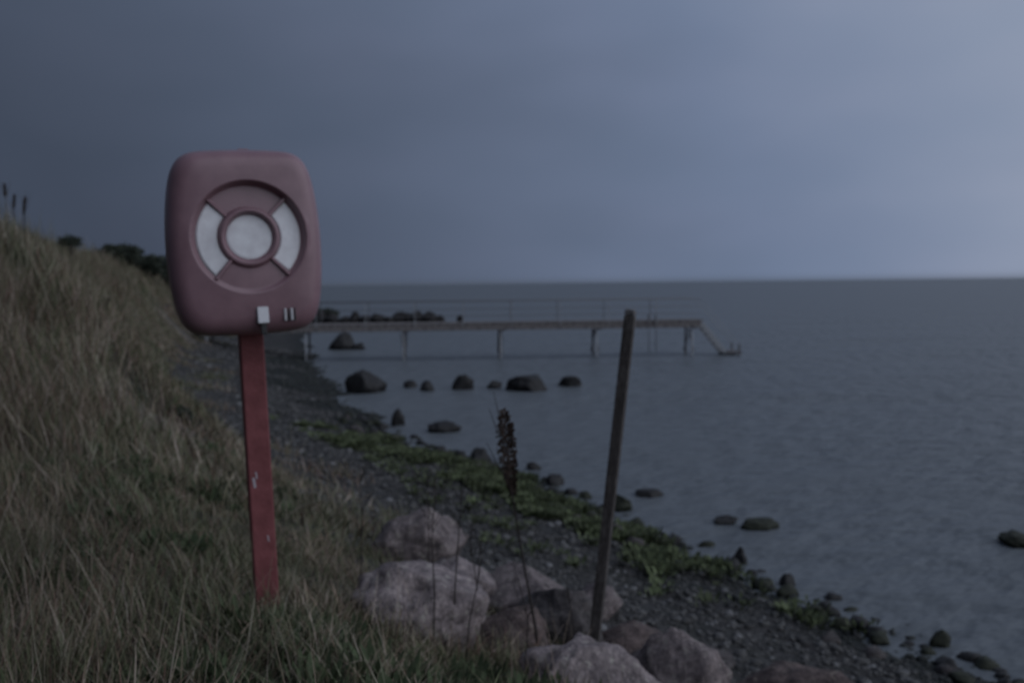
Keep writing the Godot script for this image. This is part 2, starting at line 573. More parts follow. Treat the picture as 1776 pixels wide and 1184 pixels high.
func shell_mesh() -> ArrayMesh:
	var nth := 176
	var radii: Array = []
	var r := 0.0
	while r < 0.095:
		radii.append(r); r += 0.019
	while r < 0.285:
		radii.append(r); r += 0.0028
	var centre := Vector2(0.008, 0.02)
	var v := PackedVector3Array()
	var ix := PackedInt32Array()
	var rows := 0
	for rr in radii:
		for i in nth:
			var th := TAU * i / nth
			v.append(Vector3(centre.x + rr * 0.94 * cos(th), centre.y + rr * 0.94 * sin(th), ring_relief(rr, th) + 0.012 * (1.0 - rr * rr / 0.09)))
		rows += 1
	# from the ring to the shoulder, over the rounded edge and back along the side
	var prof: Array = [[0.78, -0.002], [0.83, -0.006], [0.87, -0.012], [0.905, -0.021], [0.935, -0.033], [0.96, -0.048], [0.98, -0.068], [0.993, -0.092], [0.999, -0.118], [1.0, -0.14], [0.992, -0.150]]
	for p in prof:
		for i in nth:
			var th := TAU * i / nth
			var edge := outline(th)
			# the shoulder starts outside the ring even where the outline is nearest
			var k: float = max(p[0] * edge, edge - (1.0 - p[0]) * 0.42)
			var q := Vector2(cos(th), sin(th)) * k
			v.append(Vector3(q.x, q.y, p[1]))
		rows += 1
	for j in rows - 1:
		for i in nth:
			var a := j * nth + i
			var b := j * nth + (i + 1) % nth
			ix.append_array([a, a + nth, b + nth, a, b + nth, b])
	var st := begin()
	st.create_from_arrays(mesh_arrays(v, ix, PackedColorArray()))
	st.generate_normals()
	return st.commit()

func back_mesh() -> ArrayMesh:
	var nth := 120
	var v := PackedVector3Array()
	var ix := PackedInt32Array()
	var prof: Array = [[0.972, -0.144], [0.972, -0.155], [1.002, -0.158], [1.0, -0.185], [0.985, -0.225], [0.95, -0.25], [0.88, -0.262], [0.0, -0.262]]
	for p in prof:
		for i in nth:
			var th := TAU * i / nth
			var k: float = p[0] * outline(th)
			v.append(Vector3(cos(th) * k, sin(th) * k, p[1]))
	for j in prof.size() - 1:
		for i in nth:
			var a := j * nth + i
			var b := j * nth + (i + 1) % nth
			ix.append_array([a, a + nth, b + nth, a, b + nth, b])
	var st := begin()
	st.create_from_arrays(mesh_arrays(v, ix, PackedColorArray()))
	st.generate_normals()
	return st.commit()

# plate lying in the ring's channel between two radii and two angles, 4 mm thick with a rounded rim
func plate_mesh(r0: float, r1: float, a0: float, a1: float, lift: float) -> ArrayMesh:
	var v := PackedVector3Array()
	var ix := PackedInt32Array()
	var na := 30
	var nr := 8
	for j in nr + 3:
		for i in na + 3:
			var u: float = clamp((i - 1.0) / na, 0.0, 1.0)
			var w: float = clamp((j - 1.0) / nr, 0.0, 1.0)
			var rr := lerpf(r0, r1, w)
			var th := deg_to_rad(lerpf(a0, a1, u))
			var rim: bool = i == 0 or j == 0 or i == na + 2 or j == nr + 2
			var z := ring_relief(clamp(rr, 0.152, 0.245) if r0 > 0.13 else min(rr, 0.1), th) + 0.012 * (1.0 - rr * rr / 0.09)
			v.append(Vector3(rr * cos(th), rr * sin(th), z + (-0.006 if rim else lift)))
	for j in nr + 2:
		for i in na + 2:
			var a := j * (na + 3) + i
			var b := a + na + 3
			ix.append_array([a, b, b + 1, a, b + 1, a + 1])
	var st := begin()
	st.create_from_arrays(mesh_arrays(v, ix, PackedColorArray()))
	st.generate_normals()
	return st.commit()

func disc_mesh(r1: float, lift: float) -> ArrayMesh:
	var nth := 72
	var v := PackedVector3Array()
	var ix := PackedInt32Array()
	var rs: Array = [0.001, 0.03, 0.06, 0.09, r1 - 0.003, r1, r1 + 0.001]
	for j in rs.size():
		for i in nth:
			var th := TAU * i / nth
			var z: float = ring_relief(min(rs[j], 0.1), th) + 0.012 * (1.0 - rs[j] * rs[j] / 0.09)
			v.append(Vector3(rs[j] * cos(th), rs[j] * sin(th), z + (lift if j < 5 else (lift - 0.002 if j == 5 else -0.006))))
	for j in rs.size() - 1:
		for i in nth:
			var a := j * nth + i
			var b := j * nth + (i + 1) % nth
			ix.append_array([a, a + nth, b + nth, a, b + nth, b])
	var st := begin()
	st.create_from_arrays(mesh_arrays(v, ix, PackedColorArray()))
	st.generate_normals()
	return st.commit()

func make_station() -> void:
	var base := Vector3(-1.205, ground_y(-1.205, 4.5) - 0.02, -4.5)
	var t := thing("lifebuoy_station", "faded pink lifebuoy cabinet with white ring panels on a red post", "lifebuoy station", base)
	t.basis = Basis(Vector3.BACK, deg_to_rad(1.9)) * Basis(Vector3.UP, deg_to_rad(22.0))
	var mid: float = 3.712 - base.y
	var st := begin()
	add_box(st, Vector3(0.112, mid + 0.55, 0.10), Transform3D(Basis.IDENTITY, Vector3(0, (mid + 0.55) * 0.5 - 0.25, -0.05)), 0.006)
	var post := part("post", finish(st), M.red_post, t)
	post.set_meta("label", "square red painted post, paint dulled and scuffed")
	for q in [[-0.030, 0.70, 0.012, 0.05], [-0.018, 0.735, 0.007, 0.035], [0.02, 0.42, 0.006, 0.03]]:
		part("paint_scuff", box_mesh(Vector3(q[2], q[3], 0.002), 0.0005), M.scuff, post, Transform3D(Basis(Vector3.BACK, 0.12), Vector3(q[0], q[1], 0.0006)))
	var cab := part("cabinet", shell_mesh(), M.shell, t, Transform3D(Basis(Vector3.BACK, deg_to_rad(0.5)), Vector3(-0.02, mid - 0.012, 0.268)))
	cab.set_meta("label", "faded pink moulded plastic cabinet front with lifebuoy ring relief")
	part("back_shell", back_mesh(), M.shell, cab)
	var c := Transform3D(Basis.from_scale(Vector3(0.94, 0.94, 1.0)), Vector3(0.008, 0.02, 0))
	part("centre_disc", disc_mesh(0.107, 0.003), M.white, cab, c)
	part("ring_panel", plate_mesh(0.149, 0.2445, 137.0, 227.0, 0.003), M.white, cab, c)
	part("ring_panel", plate_mesh(0.149, 0.2445, -44.0, 43.0, 0.003), M.white, cab, c)
	for ang in [45.5, 134.5, 229.5, -46.5]:
		var th := deg_to_rad(ang)
		var z0 := ring_relief(0.155, th) + 0.009
		var z1 := ring_relief(0.24, th) + 0.004
		var pa := Vector3(cos(th) * 0.140, sin(th) * 0.140, z0 + 0.004)
		var pb := Vector3(cos(th) * 0.258, sin(th) * 0.258, z1 + 0.008)
		var y := (pb - pa).normalized()
		var xx := Vector3.BACK.cross(y).normalized()
		part("ring_rib", box_mesh(Vector3(0.016, pa.distance_to(pb), 0.022), 0.004), M.shell, cab, c * Transform3D(Basis(xx, y, xx.cross(y)), (pa + pb) * 0.5))
	var latch := part("latch", box_mesh(Vector3(0.052, 0.078, 0.02), 0.006), M.latch, cab, Transform3D(Basis(Vector3.RIGHT, -0.12), Vector3(0.042, -0.335, 0.004)))
	part("latch_hook", box_mesh(Vector3(0.026, 0.05, 0.014), 0.004), M.black, latch, Transform3D(Basis.IDENTITY, Vector3(0.0, -0.062, -0.004)))
	for k in 2:
		part("seal_bar", box_mesh(Vector3(0.011, 0.056, 0.010), 0.003), M.latch, cab, Transform3D(Basis.IDENTITY, Vector3(0.143 + 0.029 * k, -0.338, 0.001)))
		part("seal_slot", box_mesh(Vector3(0.009, 0.058, 0.006), 0.001), M.black, cab, Transform3D(Basis.IDENTITY, Vector3(0.157 + 0.029 * k, -0.338, -0.004)))
	part("hinge", box_mesh(Vector3(0.05, 0.018, 0.05), 0.004), M.shell, cab, Transform3D(Basis.IDENTITY, Vector3(0.02, 0.424, -0.15)))
	for k in 2:
		part("bracket", box_mesh(Vector3(0.22, 0.04, 0.006), 0.001), M.black, t, Transform3D(Basis.IDENTITY, Vector3(0, mid - 0.2 + 0.4 * k, 0.003)))

func make_stake() -> void:
	var g := ground_y(0.50, 6.1)
	var t := thing("wooden_stake", "thin weathered grey wooden stake leaning to one side among boulders", "stake", Vector3(0.50, g, -6.1))
	t.basis = Basis(Vector3.BACK, deg_to_rad(-6.5)) * Basis(Vector3.UP, deg_to_rad(-21.0))
	var len: float = (3.321 - g) / cos(deg_to_rad(6.5))
	part("shaft", box_mesh(Vector3(0.070, len + 0.26, 0.056), 0.004), M.stake, t, Transform3D(Basis.IDENTITY, Vector3(0, len * 0.5 - 0.17, 0)))
	var cap := part("worn_top", box_mesh(Vector3(0.0685, 0.044, 0.0545), 0.010), M.stake_top, t, Transform3D(Basis.IDENTITY, Vector3(0.0, len - 0.0185, 0)))
	cap.set_meta("label", "bleached worn end of the stake")

# ---------------------------------------------------------------- rocks
func ico(sub: int) -> Array:
	var g := (1.0 + sqrt(5.0)) / 2.0
	var v: Array = []
	for p in [[-1, g, 0], [1, g, 0], [-1, -g, 0], [1, -g, 0], [0, -1, g], [0, 1, g], [0, -1, -g], [0, 1, -g], [g, 0, -1], [g, 0, 1], [-g, 0, -1], [-g, 0, 1]]:
		v.append(Vector3(p[0], p[1], p[2]).normalized())
	var f: Array = [[0, 11, 5], [0, 5, 1], [0, 1, 7], [0, 7, 10], [0, 10, 11], [1, 5, 9], [5, 11, 4], [11, 10, 2], [10, 7, 6], [7, 1, 8], [3, 9, 4], [3, 4, 2], [3, 2, 6], [3, 6, 8], [3, 8, 9], [4, 9, 5], [2, 4, 11], [6, 2, 10], [8, 6, 7], [9, 8, 1]]
	for k in sub:
		var mids := {}
		var nf: Array = []
		for t in f:
			var m: Array = []
			for e in 3:
				var a: int = t[e]
				var b: int = t[(e + 1) % 3]
				var key := Vector2i(min(a, b), max(a, b))
				if not mids.has(key):
					mids[key] = v.size()
					v.append((v[a] + v[b]).normalized())
				m.append(mids[key])
			nf.append_array([[t[0], m[0], m[2]], [t[1], m[1], m[0]], [t[2], m[2], m[1]], m])
		f = nf
	return [v, f]

func rock_mesh(sub: int, size: Vector3, sd: int, rough := 0.22, facets := 5) -> ArrayMesh:
	var shape := ico(sub)
	var n := FastNoiseLite.new()
	n.seed = sd; n.frequency = 0.9; n.fractal_octaves = 4
	var r := RandomNumberGenerator.new()
	r.seed = sd * 77 + 5
	var cuts: Array = []
	for k in facets:
		var dir := Vector3(r.randf_range(-1, 1), r.randf_range(-0.5, 1), r.randf_range(-1, 1)).normalized()
		cuts.append([dir, r.randf_range(0.66, 0.88)])
	var v := PackedVector3Array()
	for p in shape[0]:
		var q: Vector3 = p * (1.0 + rough * n.get_noise_3d(p.x, p.y, p.z) * 1.6)
		for c in cuts:
			var over: float = q.dot(c[0]) - c[1]
			if over > 0.0: q -= c[0] * over * 0.85
		q *= 1.0 + 0.05 * n.get_noise_3d(p.x * 5.0, p.y * 5.0, p.z * 5.0)
		v.append(Vector3(q.x * size.x, q.y * size.y, q.z * size.z))
	var ix := PackedInt32Array()
	for t in shape[1]: ix.append_array([t[0], t[2], t[1]])
	var st := begin()
	st.create_from_arrays(mesh_arrays(v, ix, PackedColorArray()))
	st.generate_normals()
	return st.commit()

func make_boulders() -> void:
	# x, distance, width, height above ground, material, label
	var L: Array = [
		[-0.54, 5.45, 0.78, 0.50, M.granite_pale, "large pale granite boulder with dry grass in front, nearest the red post"],
		[-0.86, 8.35, 0.86, 0.50, M.granite, "rounded grey pink boulder behind the large pale one"],
		[0.10, 7.35, 0.78, 0.46, M.granite, "broad boulder with a pale top between red post and wooden stake"],
		[0.40, 4.85, 0.74, 0.36, M.granite_pale, "smooth domed grey boulder in front of the wooden stake's foot"],
		[0.98, 5.45, 0.58, 0.46, M.granite, "round pinkish boulder on the seaward side of the wooden stake"],
		[0.83, 6.75, 0.80, 0.26, M.granite_brown, "low brownish slab just beyond the wooden stake"],
		[0.32, 6.65, 0.62, 0.46, M.granite_dark, "dark grey upright boulder touching the wooden stake"],
		[1.08, 6.25, 0.46, 0.30, M.granite, "small ridge-backed boulder between the brown slab and round pinkish boulder"],
		[1.75, 5.65, 1.0, 0.40, M.granite_brown, "wide flat boulder half sunk in shingle beside the round pinkish one"],
		[-0.05, 5.95, 0.56, 0.36, M.granite_brown, "reddish brown boulder beside the large pale granite one"],
		[-0.42, 7.35, 0.52, 0.34, M.granite_pale, "medium pale boulder lying against the broad boulder"],
		[0.72, 8.1, 0.46, 0.26, M.granite, "grey boulder on the shingle behind the brownish slab"],
		[1.42, 7.2, 0.50, 0.22, M.granite_dark, "flat dark boulder at the top of the weedy stones"],
		[0.62, 5.75, 0.40, 0.24, M.granite_dark, "dark wedge-shaped stone at the wooden stake's foot"],
	]
	for k in L.size():
		var q: Array = L[k]
		var g := ground_y(q[0], q[1])
		var o := part("boulder", rock_mesh(4, Vector3(q[2] * 0.56, q[3] * 0.72, q[2] * 0.5), 100 + k * 13, 0.2, 6), q[4], self)
		o.position = Vector3(q[0], g + q[3] * 0.26, -q[1])
		o.rotation.y = k * 1.3
		tag(o, q[5], "boulder", "boulders heaped on the bank")

func make_water_rocks() -> void:
	# x, distance, width, height over the water, label
	var L: Array = [
		[-4.85, 30.6, 1.15, 0.70, "big dark wedge-shaped rock at the tip of the beach, before the jetty"],
		[-3.47, 31.8, 0.51, 0.24, "small low dark rock next to the wedge-shaped rock before the jetty"],
		[-2.79, 30.7, 0.57, 0.32, "second low rock out from the wedge-shaped rock before the jetty"],
		[-1.65, 31.1, 0.66, 0.50, "upright dark round rock standing in the water before the jetty"],
		[-0.60, 31.3, 0.50, 0.24, "small rock awash between the upright rock and the widest rock"],
		[0.55, 30.7, 1.30, 0.60, "widest dark domed rock standing in the water before the jetty"],
		[1.97, 31.6, 0.80, 0.34, "flat-topped dark rock outermost of the row before the jetty"],
		[-9.30, 51.2, 1.40, 0.80, "dark humped rock in the water beyond the jetty"],
		[-8.40, 51.1, 0.70, 0.34, "low rock beside the humped rock beyond the jetty"],
		[-0.66, 18.3, 0.46, 0.24, "dark rounded rock just off the green weedy beach"],
		[0.38, 17.6, 0.28, 0.12, "small rock between the dark rounded rock and the weedy shore"],
		[0.70, 16.1, 0.32, 0.19, "dark rock just off the shore by the tall dead stalk"],
		[1.65, 14.4, 0.42, 0.20, "dark rock in the shallows just past the wooden stake"],
		[2.22, 15.3, 0.50, 0.10, "rock barely awash seaward of the one past the stake"],
		[3.52, 13.2, 0.52, 0.12, "broad low dark rock lying alone in the shallow water"],
		[3.10, 13.5, 0.36, 0.08, "thin rock awash beside the broad low one"],
		[2.82, 11.5, 0.17, 0.17, "small upright dark stone in the shallows"],
		[3.13, 10.6, 0.18, 0.13, "small dark stone standing alone a little off the shore"],
		[4.06, 8.76, 0.20, 0.15, "green weedy stone alone in the nearest shallows"],
		[6.65, 12.2, 0.46, 0.15, "dark weedy rock well out in the shallow water"],
		[-2.90, 23.4, 0.36, 0.36, "dark upright stone at the edge of the shingle spit"],
		[-1.64, 22.2, 0.72, 0.22, "long dark rock off the shingle spit"],
	]
	for k in L.size():
		var q: Array = L[k]
		var weedy: bool = k in [18, 19, 12, 14]
		var o := part("sea_rock", rock_mesh(3, Vector3(q[2] * 0.54, q[3] * 0.85, q[2] * 0.46), 300 + k * 7, 0.26, 7), M.weedy_rock if weedy else M.wet_rock, self)
		o.position = Vector3(q[0], q[3] * 0.22, -q[1])
		o.rotation.y = (k * 0.9 if q[2] < 0.9 else 0.2 * sin(k * 3.0))
		tag(o, q[4], "rock", "rocks standing in the shallow water")
	# breakwater of big stones beyond the jetty
	var B: Array = [[-17.6, 85.5, 1.5, 1.2], [-16.2, 84.8, 1.35, 1.04], [-14.85, 83.3, 1.15, 0.82], [-13.94, 83.1, 1.05, 1.12], [-12.87, 82.8, 1.15, 0.85], [-11.87, 82.6, 1.35, 1.1], [-10.87, 82.3, 0.95, 0.7], [-9.97, 83.2, 1.3, 1.2], [-9.13, 83.0, 0.95, 0.95], [-8.29, 82.8, 1.3, 1.12], [-7.2, 82.5, 1.35, 1.12], [-6.3, 82.4, 0.8, 0.8], [-4.65, 84.3, 0.62, 0.7]]
	for k in B.size():
		var q: Array = B[k]
		var o := part("breakwater_stone", rock_mesh(2, Vector3(q[2] * 0.56, q[3] * 0.8, q[2] * 0.6), 500 + k * 11, 0.14, 5), M.far_rock, self)
		o.position = Vector3(q[0], q[3] * 0.25, -q[1])
		o.rotation.y = k * 1.1
		tag(o, "lone stone off the end of the far stone breakwater" if k == 12 else "big dark %s stone from the seaward end of the far breakwater row" % ["twelfth", "eleventh", "tenth", "ninth", "eighth", "seventh", "sixth", "fifth", "fourth", "third", "second", "first"][k], "stone", "stones of the breakwater")

func make_shore_stones() -> void:
	var variants: Array = []
	for k in 6:
		variants.append(rock_mesh(2, Vector3(0.5, 0.34, 0.42), 700 + k * 9, 0.2, 5))
	for k in 150:
		# along the wet edge, nearer ones first
		var d := 7.6 + 17.0 * pow((k + 0.5) / 150.0, 1.3)
		var x := shore_x(d)
		var off := rng.randf_range(-0.55, 0.75)
		x -= off
		var g: float = max(ground_y(x, d), -0.06)
		var w: float = rng.randf_range(0.10, 0.26) * (1.0 + 0.012 * d)
		var weedy := rng.randf() < 0.35
		var o := part("shore_stone", variants[k % 6], M.weedy_rock if weedy else (M.wet_rock if off < 0.35 else M.granite_dark), self)
		o.position = Vector3(x, g + w * 0.10, -d)
		o.basis = Basis(Vector3.UP, rng.randf() * TAU) * Basis.from_scale(Vector3(w, w * rng.randf_range(0.75, 1.25), w))
		var place: String = "where the water's edge comes nearest below the boulders" if d < 10.0 else ("at the water's edge below the wooden stake" if d < 13.5 else ("at the water's edge by the green weed belt" if d < 19.0 else "at the edge of the shingle spit"))
		var look: String = "large " if w > 0.24 else ("small " if w < 0.16 else "middling ")
		tag(o, look + ("weed-green stone " if weedy else ("dark wet stone " if off < 0.35 else "dry grey stone ")) + place, "stone", "green weedy stones along the waterline" if weedy else "dark wet stones along the waterline")

func shore_x(d: float) -> float:
	for k in range(4, SHORE.size() - 1):
		if d < SHORE[k + 1][1]:
			var t: float = (d - SHORE[k][1]) / (SHORE[k + 1][1] - SHORE[k][1])
			return lerpf(SHORE[k][0], SHORE[k + 1][0], t)
	return -20.0

# ---------------------------------------------------------------- many small copies
func scatter(called: String, label: String, category: String, mesh: Mesh, mat: Material, xfs: Array, cols: Array) -> void:
	var mm := MultiMesh.new()
	mm.transform_format = MultiMesh.TRANSFORM_3D
	mm.use_colors = true
	mm.mesh = mesh
	mm.instance_count = xfs.size()
	for k in xfs.size():
		mm.set_instance_transform(k, xfs[k])
		mm.set_instance_color(k, cols[k])
	var o := MultiMeshInstance3D.new()
	o.name = numbered(called)
	o.multimesh = mm
	o.material_override = mat
	add_child(o)
	tag(o, label, category, "", "stuff")

func make_shingle() -> void:
	for size in 2:
		var mesh := rock_mesh(1, Vector3(0.5, 0.3, 0.42), 900 + size, 0.25, 4)
		var xfs: Array = []
		var cols: Array = []
		var want := 26000 if size == 0 else 2600
		var tries := 0
		while xfs.size() < want and tries < want * 6:
			tries += 1
			var d := 4.4 + 44.0 * pow(rng.randf(), 1.35)
			var x := rng.randf_range(-0.46 * d - 1.0, min(0.62 * d + 1.0, 5.5))
			var s := shore_in(x, d)
			if s < -0.5 or s > 6.0: continue
			if s > 4.4 and rng.randf() < (s - 4.4) / 1.2: continue
			if d < 10.0 and s > 4.6: continue
			var g := height(x, d, s)
			var w: float = (rng.randf_range(0.022, 0.06) if size == 0 else rng.randf_range(0.06, 0.13)) * (0.8 + d * 0.022)
			var tint: float = rng.randf_range(0.55, 1.45)
			var wet := 1.0 - smoothstep(0.0, 1.3, s + rng.randf_range(-0.4, 0.4) + 1.3 * n_mid.get_noise_2d(x * 1.7, d * 1.7) - 2.2 * wrack(x, d))
			var col := Color(0.072, 0.070, 0.069) * tint
			if rng.randf() < 0.07: col = Color(0.15, 0.148, 0.15) * rng.randf_range(0.8, 1.3)
			col = col.lerp(Color(0.035, 0.038, 0.036), wet)
			col.a = 1.0
			xfs.append(Transform3D(Basis(Vector3.UP, rng.randf() * TAU) * Basis(Vector3.RIGHT, rng.randf_range(-0.4, 0.4)) * Basis.from_scale(Vector3.ONE * w), Vector3(x, g + w * 0.1, -d)))
			cols.append(col)
		scatter("shingle" if size == 0 else "cobbles", "grey pebbles covering the beach" if size == 0 else "fist-sized grey stones strewn over the pebble beach", "pebbles", mesh, M.pebble, xfs, cols)

# a round patch of upright blades, all in one mesh, coloured blade by blade
func grass_patch(sd: int, blades: int, radius: float, lo: float, hi: float, width: float, droop: float, tones: Array, stems: int) -> ArrayMesh:
	var r := RandomNumberGenerator.new()
	r.seed = sd
	var v := PackedVector3Array()
	var c := PackedColorArray()
	var ix := PackedInt32Array()
	var segs := 4
	var clumps: Array = []
	for k in 9:
		var a0 := r.randf() * TAU
		clumps.append(Vector3(cos(a0), 0, sin(a0)) * radius * sqrt(r.randf()) * 0.9)
	for k in blades + stems:
		var a := r.randf() * TAU
		var root: Vector3 = Vector3(cos(a), 0, sin(a)) * radius * sqrt(r.randf())
		if r.randf() < 0.6: root = root.lerp(clumps[k % 9], r.randf_range(0.4, 0.85))
		var stem: bool = k >= blades
		var dir := r.randf() * TAU
		var len := r.randf_range(lo, hi) if not stem else hi * r.randf_range(1.15, 1.7)
		var lean := r.randf_range(0.02, 0.45) if not stem else r.randf_range(0.0, 0.28)
		var bend := r.randf_range(0.1, droop) if not stem else r.randf_range(0.0, 0.4)
		var wd := width * r.randf_range(0.6, 1.3) if not stem else width * 0.6
		var col: Color = tones[r.randi() % tones.size()] * r.randf_range(0.7, 1.35)
		col.a = 1.0
		var turn := dir + PI / 2 + r.randf_range(-0.8, 0.8)
		var side := Vector3(cos(turn), 0, sin(turn))
		var out := Vector3(cos(dir), 0, sin(dir))
		var p := root - Vector3(0, 0.04, 0)
		var first := v.size()
		for m in segs + 1:
			var t := float(m) / segs
			var w := wd * 0.5 * (1.0 - t * t) + 0.0003
			if m == segs:
				v.append(p); c.append(col)
			else:
				v.append(p - side * w); v.append(p + side * w)
				c.append(col); c.append(col)
			var ang: float = lean + bend * t * t * 1.6
			p += (Vector3.UP * cos(ang) + out * sin(ang)) * len / segs
		for m in segs - 1:
			var b := first + m * 2
			ix.append_array([b, b + 2, b + 3, b, b + 3, b + 1])
		ix.append_array([first + segs * 2 - 2, first + segs * 2, first + segs * 2 - 1])
	var st := begin()
	st.create_from_arrays(mesh_arrays(v, ix, c))
	st.generate_normals()
	return st.commit()

func on_slope(x: float, d: float, g: float, turn: float, sc: Vector3) -> Transform3D:
	var e := 0.25
	var hx := (ground_y(x + e, d) - g) / e
	var hz := (ground_y(x, d - e) - g) / e
	var shear := Basis(Vector3(1, clampf(hx, -1.6, 1.6), 0), Vector3(rng.randf_range(-0.28, 0.28), 1, rng.randf_range(-0.2, 0.2)), Vector3(0, clampf(hz, -1.6, 1.6), 1))
	return Transform3D(shear * Basis(Vector3.UP, turn) * Basis.from_scale(sc), Vector3(x, g, -d))

func make_grass() -> void:
	# tuft to tuft the grass differs by chance alone, the same everywhere
	var tuft_tones: Array = [Color(0.85, 0.95, 0.76), Color(1.0, 1.0, 0.92), Color(1.2, 1.12, 1.08), Color(1.45, 1.32, 1.28), Color(1.2, 1.02, 1.0)]
	var straw := Color(0.185, 0.162, 0.128)
	var pale := Color(0.25, 0.23, 0.195)
	var green := Color(0.075, 0.09, 0.052)
	var olive := Color(0.115, 0.112, 0.076)
	var rust := Color(0.125, 0.085, 0.07)
	var kinds: Array = [
		["dry_grass", "tall dry straw-coloured grass on the bank", grass_patch(11, 120, 0.34, 0.16, 0.52, 0.0042, 1.0, [straw, olive, olive, green, rust, pale], 7)],
		["green_grass", "low dark green grass growing between the dry stems", grass_patch(12, 150, 0.34, 0.10, 0.36, 0.0055, 1.3, [straw, olive, green, green, rust, olive], 2)],
		["hill_grass", "rough brownish grass covering the slope of the bluff", grass_patch(13, 190, 0.62, 0.22, 0.62, 0.0095, 0.8, [straw, olive, olive, green, rust, pale], 7)],
	]
	for which in 3:
		var xfs: Array = []
		var cols: Array = []
		var step := 0.29 if which < 2 else 0.52
		var d := 2.4 if which < 2 else 8.5
		while d < (13.0 if which < 2 else 62.0):
			step = 0.29 + max(0.0, d - 5.0) * 0.02 if which < 2 else 0.42 + d * 0.005
			var x: float = -0.64 * d - 1.4
			var x1: float = 0.55 * d + 0.4 if which < 2 else -0.14 * d
			while x < x1:
				x += step
				var px: float = x + rng.randf_range(-0.5, 0.5) * step
				var pd := d + rng.randf_range(-0.5, 0.5) * step
				var s := shore_in(px, pd)
				var patch := n_mid.get_noise_2d(px * 1.1 + 90.0, pd * 1.1)
				var veg := 5.3 + patch * 0.8
				if s < veg and (s < 3.6 or rng.randf() > (0.6 if pd < 9.0 and which < 2 and s > 4.2 else (0.22 if which < 2 else 0.06))): continue
				if s > 14.0: continue
				if sandy(px, pd) > 0.12 and rng.randf() > 0.06: continue
				if which == 0 and patch < -0.1 and rng.randf() < 0.6: continue
				if which == 1 and patch > 0.05 and rng.randf() < 0.75: continue
				var g := height(px, pd, s)
				var tall := lerpf(0.46, 0.95, smoothstep(6.4, 8.6, s + patch * 0.8))
				if which == 2: tall = lerpf(0.45, 0.95, smoothstep(5.6, 7.4, s)) 
				tall *= rng.randf_range(0.7, 1.25)
				var wide := rng.randf_range(0.85, 1.2)
				if which == 2: wide *= 1.15
				var col: Color = tuft_tones[rng.randi() % tuft_tones.size()]
				xfs.append(on_slope(px, pd, g, rng.randf() * TAU, Vector3(wide, tall, wide)))
				cols.append(col)
			d += step
		scatter(kinds[which][0], kinds[which][1], "grass", kinds[which][2], M.blade, xfs, cols)

func make_green_weed() -> void:
	var st := begin()
	st.set_smooth_group(-1)
	var r := RandomNumberGenerator.new()
	r.seed = 4
	for k in 26:
		var a := r.randf() * TAU
		var p := Vector3(cos(a), 0, sin(a)) * 0.1 * sqrt(r.randf()) + Vector3(0, r.randf_range(0.0, 0.05), 0)
		var e := Vector3(cos(a) * r.randf_range(0.3, 1.0), r.randf_range(0.3, 1.2), sin(a) * r.randf_range(0.3, 1.0)).normalized() * r.randf_range(0.04, 0.08)
		var s2 := e.cross(Vector3.UP).normalized() * 0.014
		quad(st, p, p + e * 0.5 - s2, p + e, p + e * 0.5 + s2)
	var mesh := finish(st)
	# the same kind of low leaves, darker, among the grass of the bank
	var lx: Array = []
	var lc: Array = []
	for k in 1500:
		var d2 := rng.randf_range(3.0, 12.0)
		var x2 := rng.randf_range(-0.62 * d2, 0.1 * d2)
		var s2 := shore_in(x2, d2)
		if s2 < 4.8 or n_mid.get_noise_2d(x2 * 0.8 + 51.0, d2 * 0.8) < 0.08: continue
		var z2 := rng.randf_range(0.45, 1.0)
		lx.append(Transform3D(Basis(Vector3.UP, rng.randf() * TAU) * Basis.from_scale(Vector3(z2, z2 * 1.5, z2)), Vector3(x2, height(x2, d2, s2) + 0.02, -d2)))
		lc.append(Color(0.06, 0.078, 0.042) * rng.randf_range(0.7, 1.3))
	scatter("leafy_weed", "dark green leafy weeds growing in the grass of the bank", "weed", mesh, M.blade, lx, lc)
	var xfs: Array = []
	var cols: Array = []
	var tries := 0
	while xfs.size() < 1900 and tries < 40000:
		tries += 1
		var d := rng.randf_range(9.0, 23.0)
		var x := shore_x(d) - rng.randf_range(-0.1, 3.0)
		var s := shore_in(x, d)
		var mid := lerpf(0.4, 1.25, clampf((d - 10.0) / 8.0, 0, 1)) + 0.35 * n_mid.get_noise_2d(x * 0.9 + 77.0, d * 0.9)
		var patch := n_mid.get_noise_2d(x * 1.3 + 30.0, d * 0.9)
		if abs(s - mid) > 0.45 + patch * 1.3 and rng.randf() > 0.05: continue
		if rng.randf() > smoothstep(22.5, 18.0, d) * lerpf(0.15, 1.0, smoothstep(9.5, 13.5, d)): continue
		var sc := rng.randf_range(0.7, 1.5)
		var col := Color(0.12, 0.145, 0.075).lerp(Color(0.06, 0.068, 0.042), rng.randf()) * rng.randf_range(0.8, 1.25)
		col.a = 1.0
		xfs.append(Transform3D(Basis(Vector3.UP, rng.randf() * TAU) * Basis.from_scale(Vector3(sc, sc, sc)), Vector3(x, height(x, d, s), -d)))
		cols.append(col)
	scatter("beach_weed", "belt of low green weed along the stony waterline", "weed", mesh, M.blade, xfs, cols)

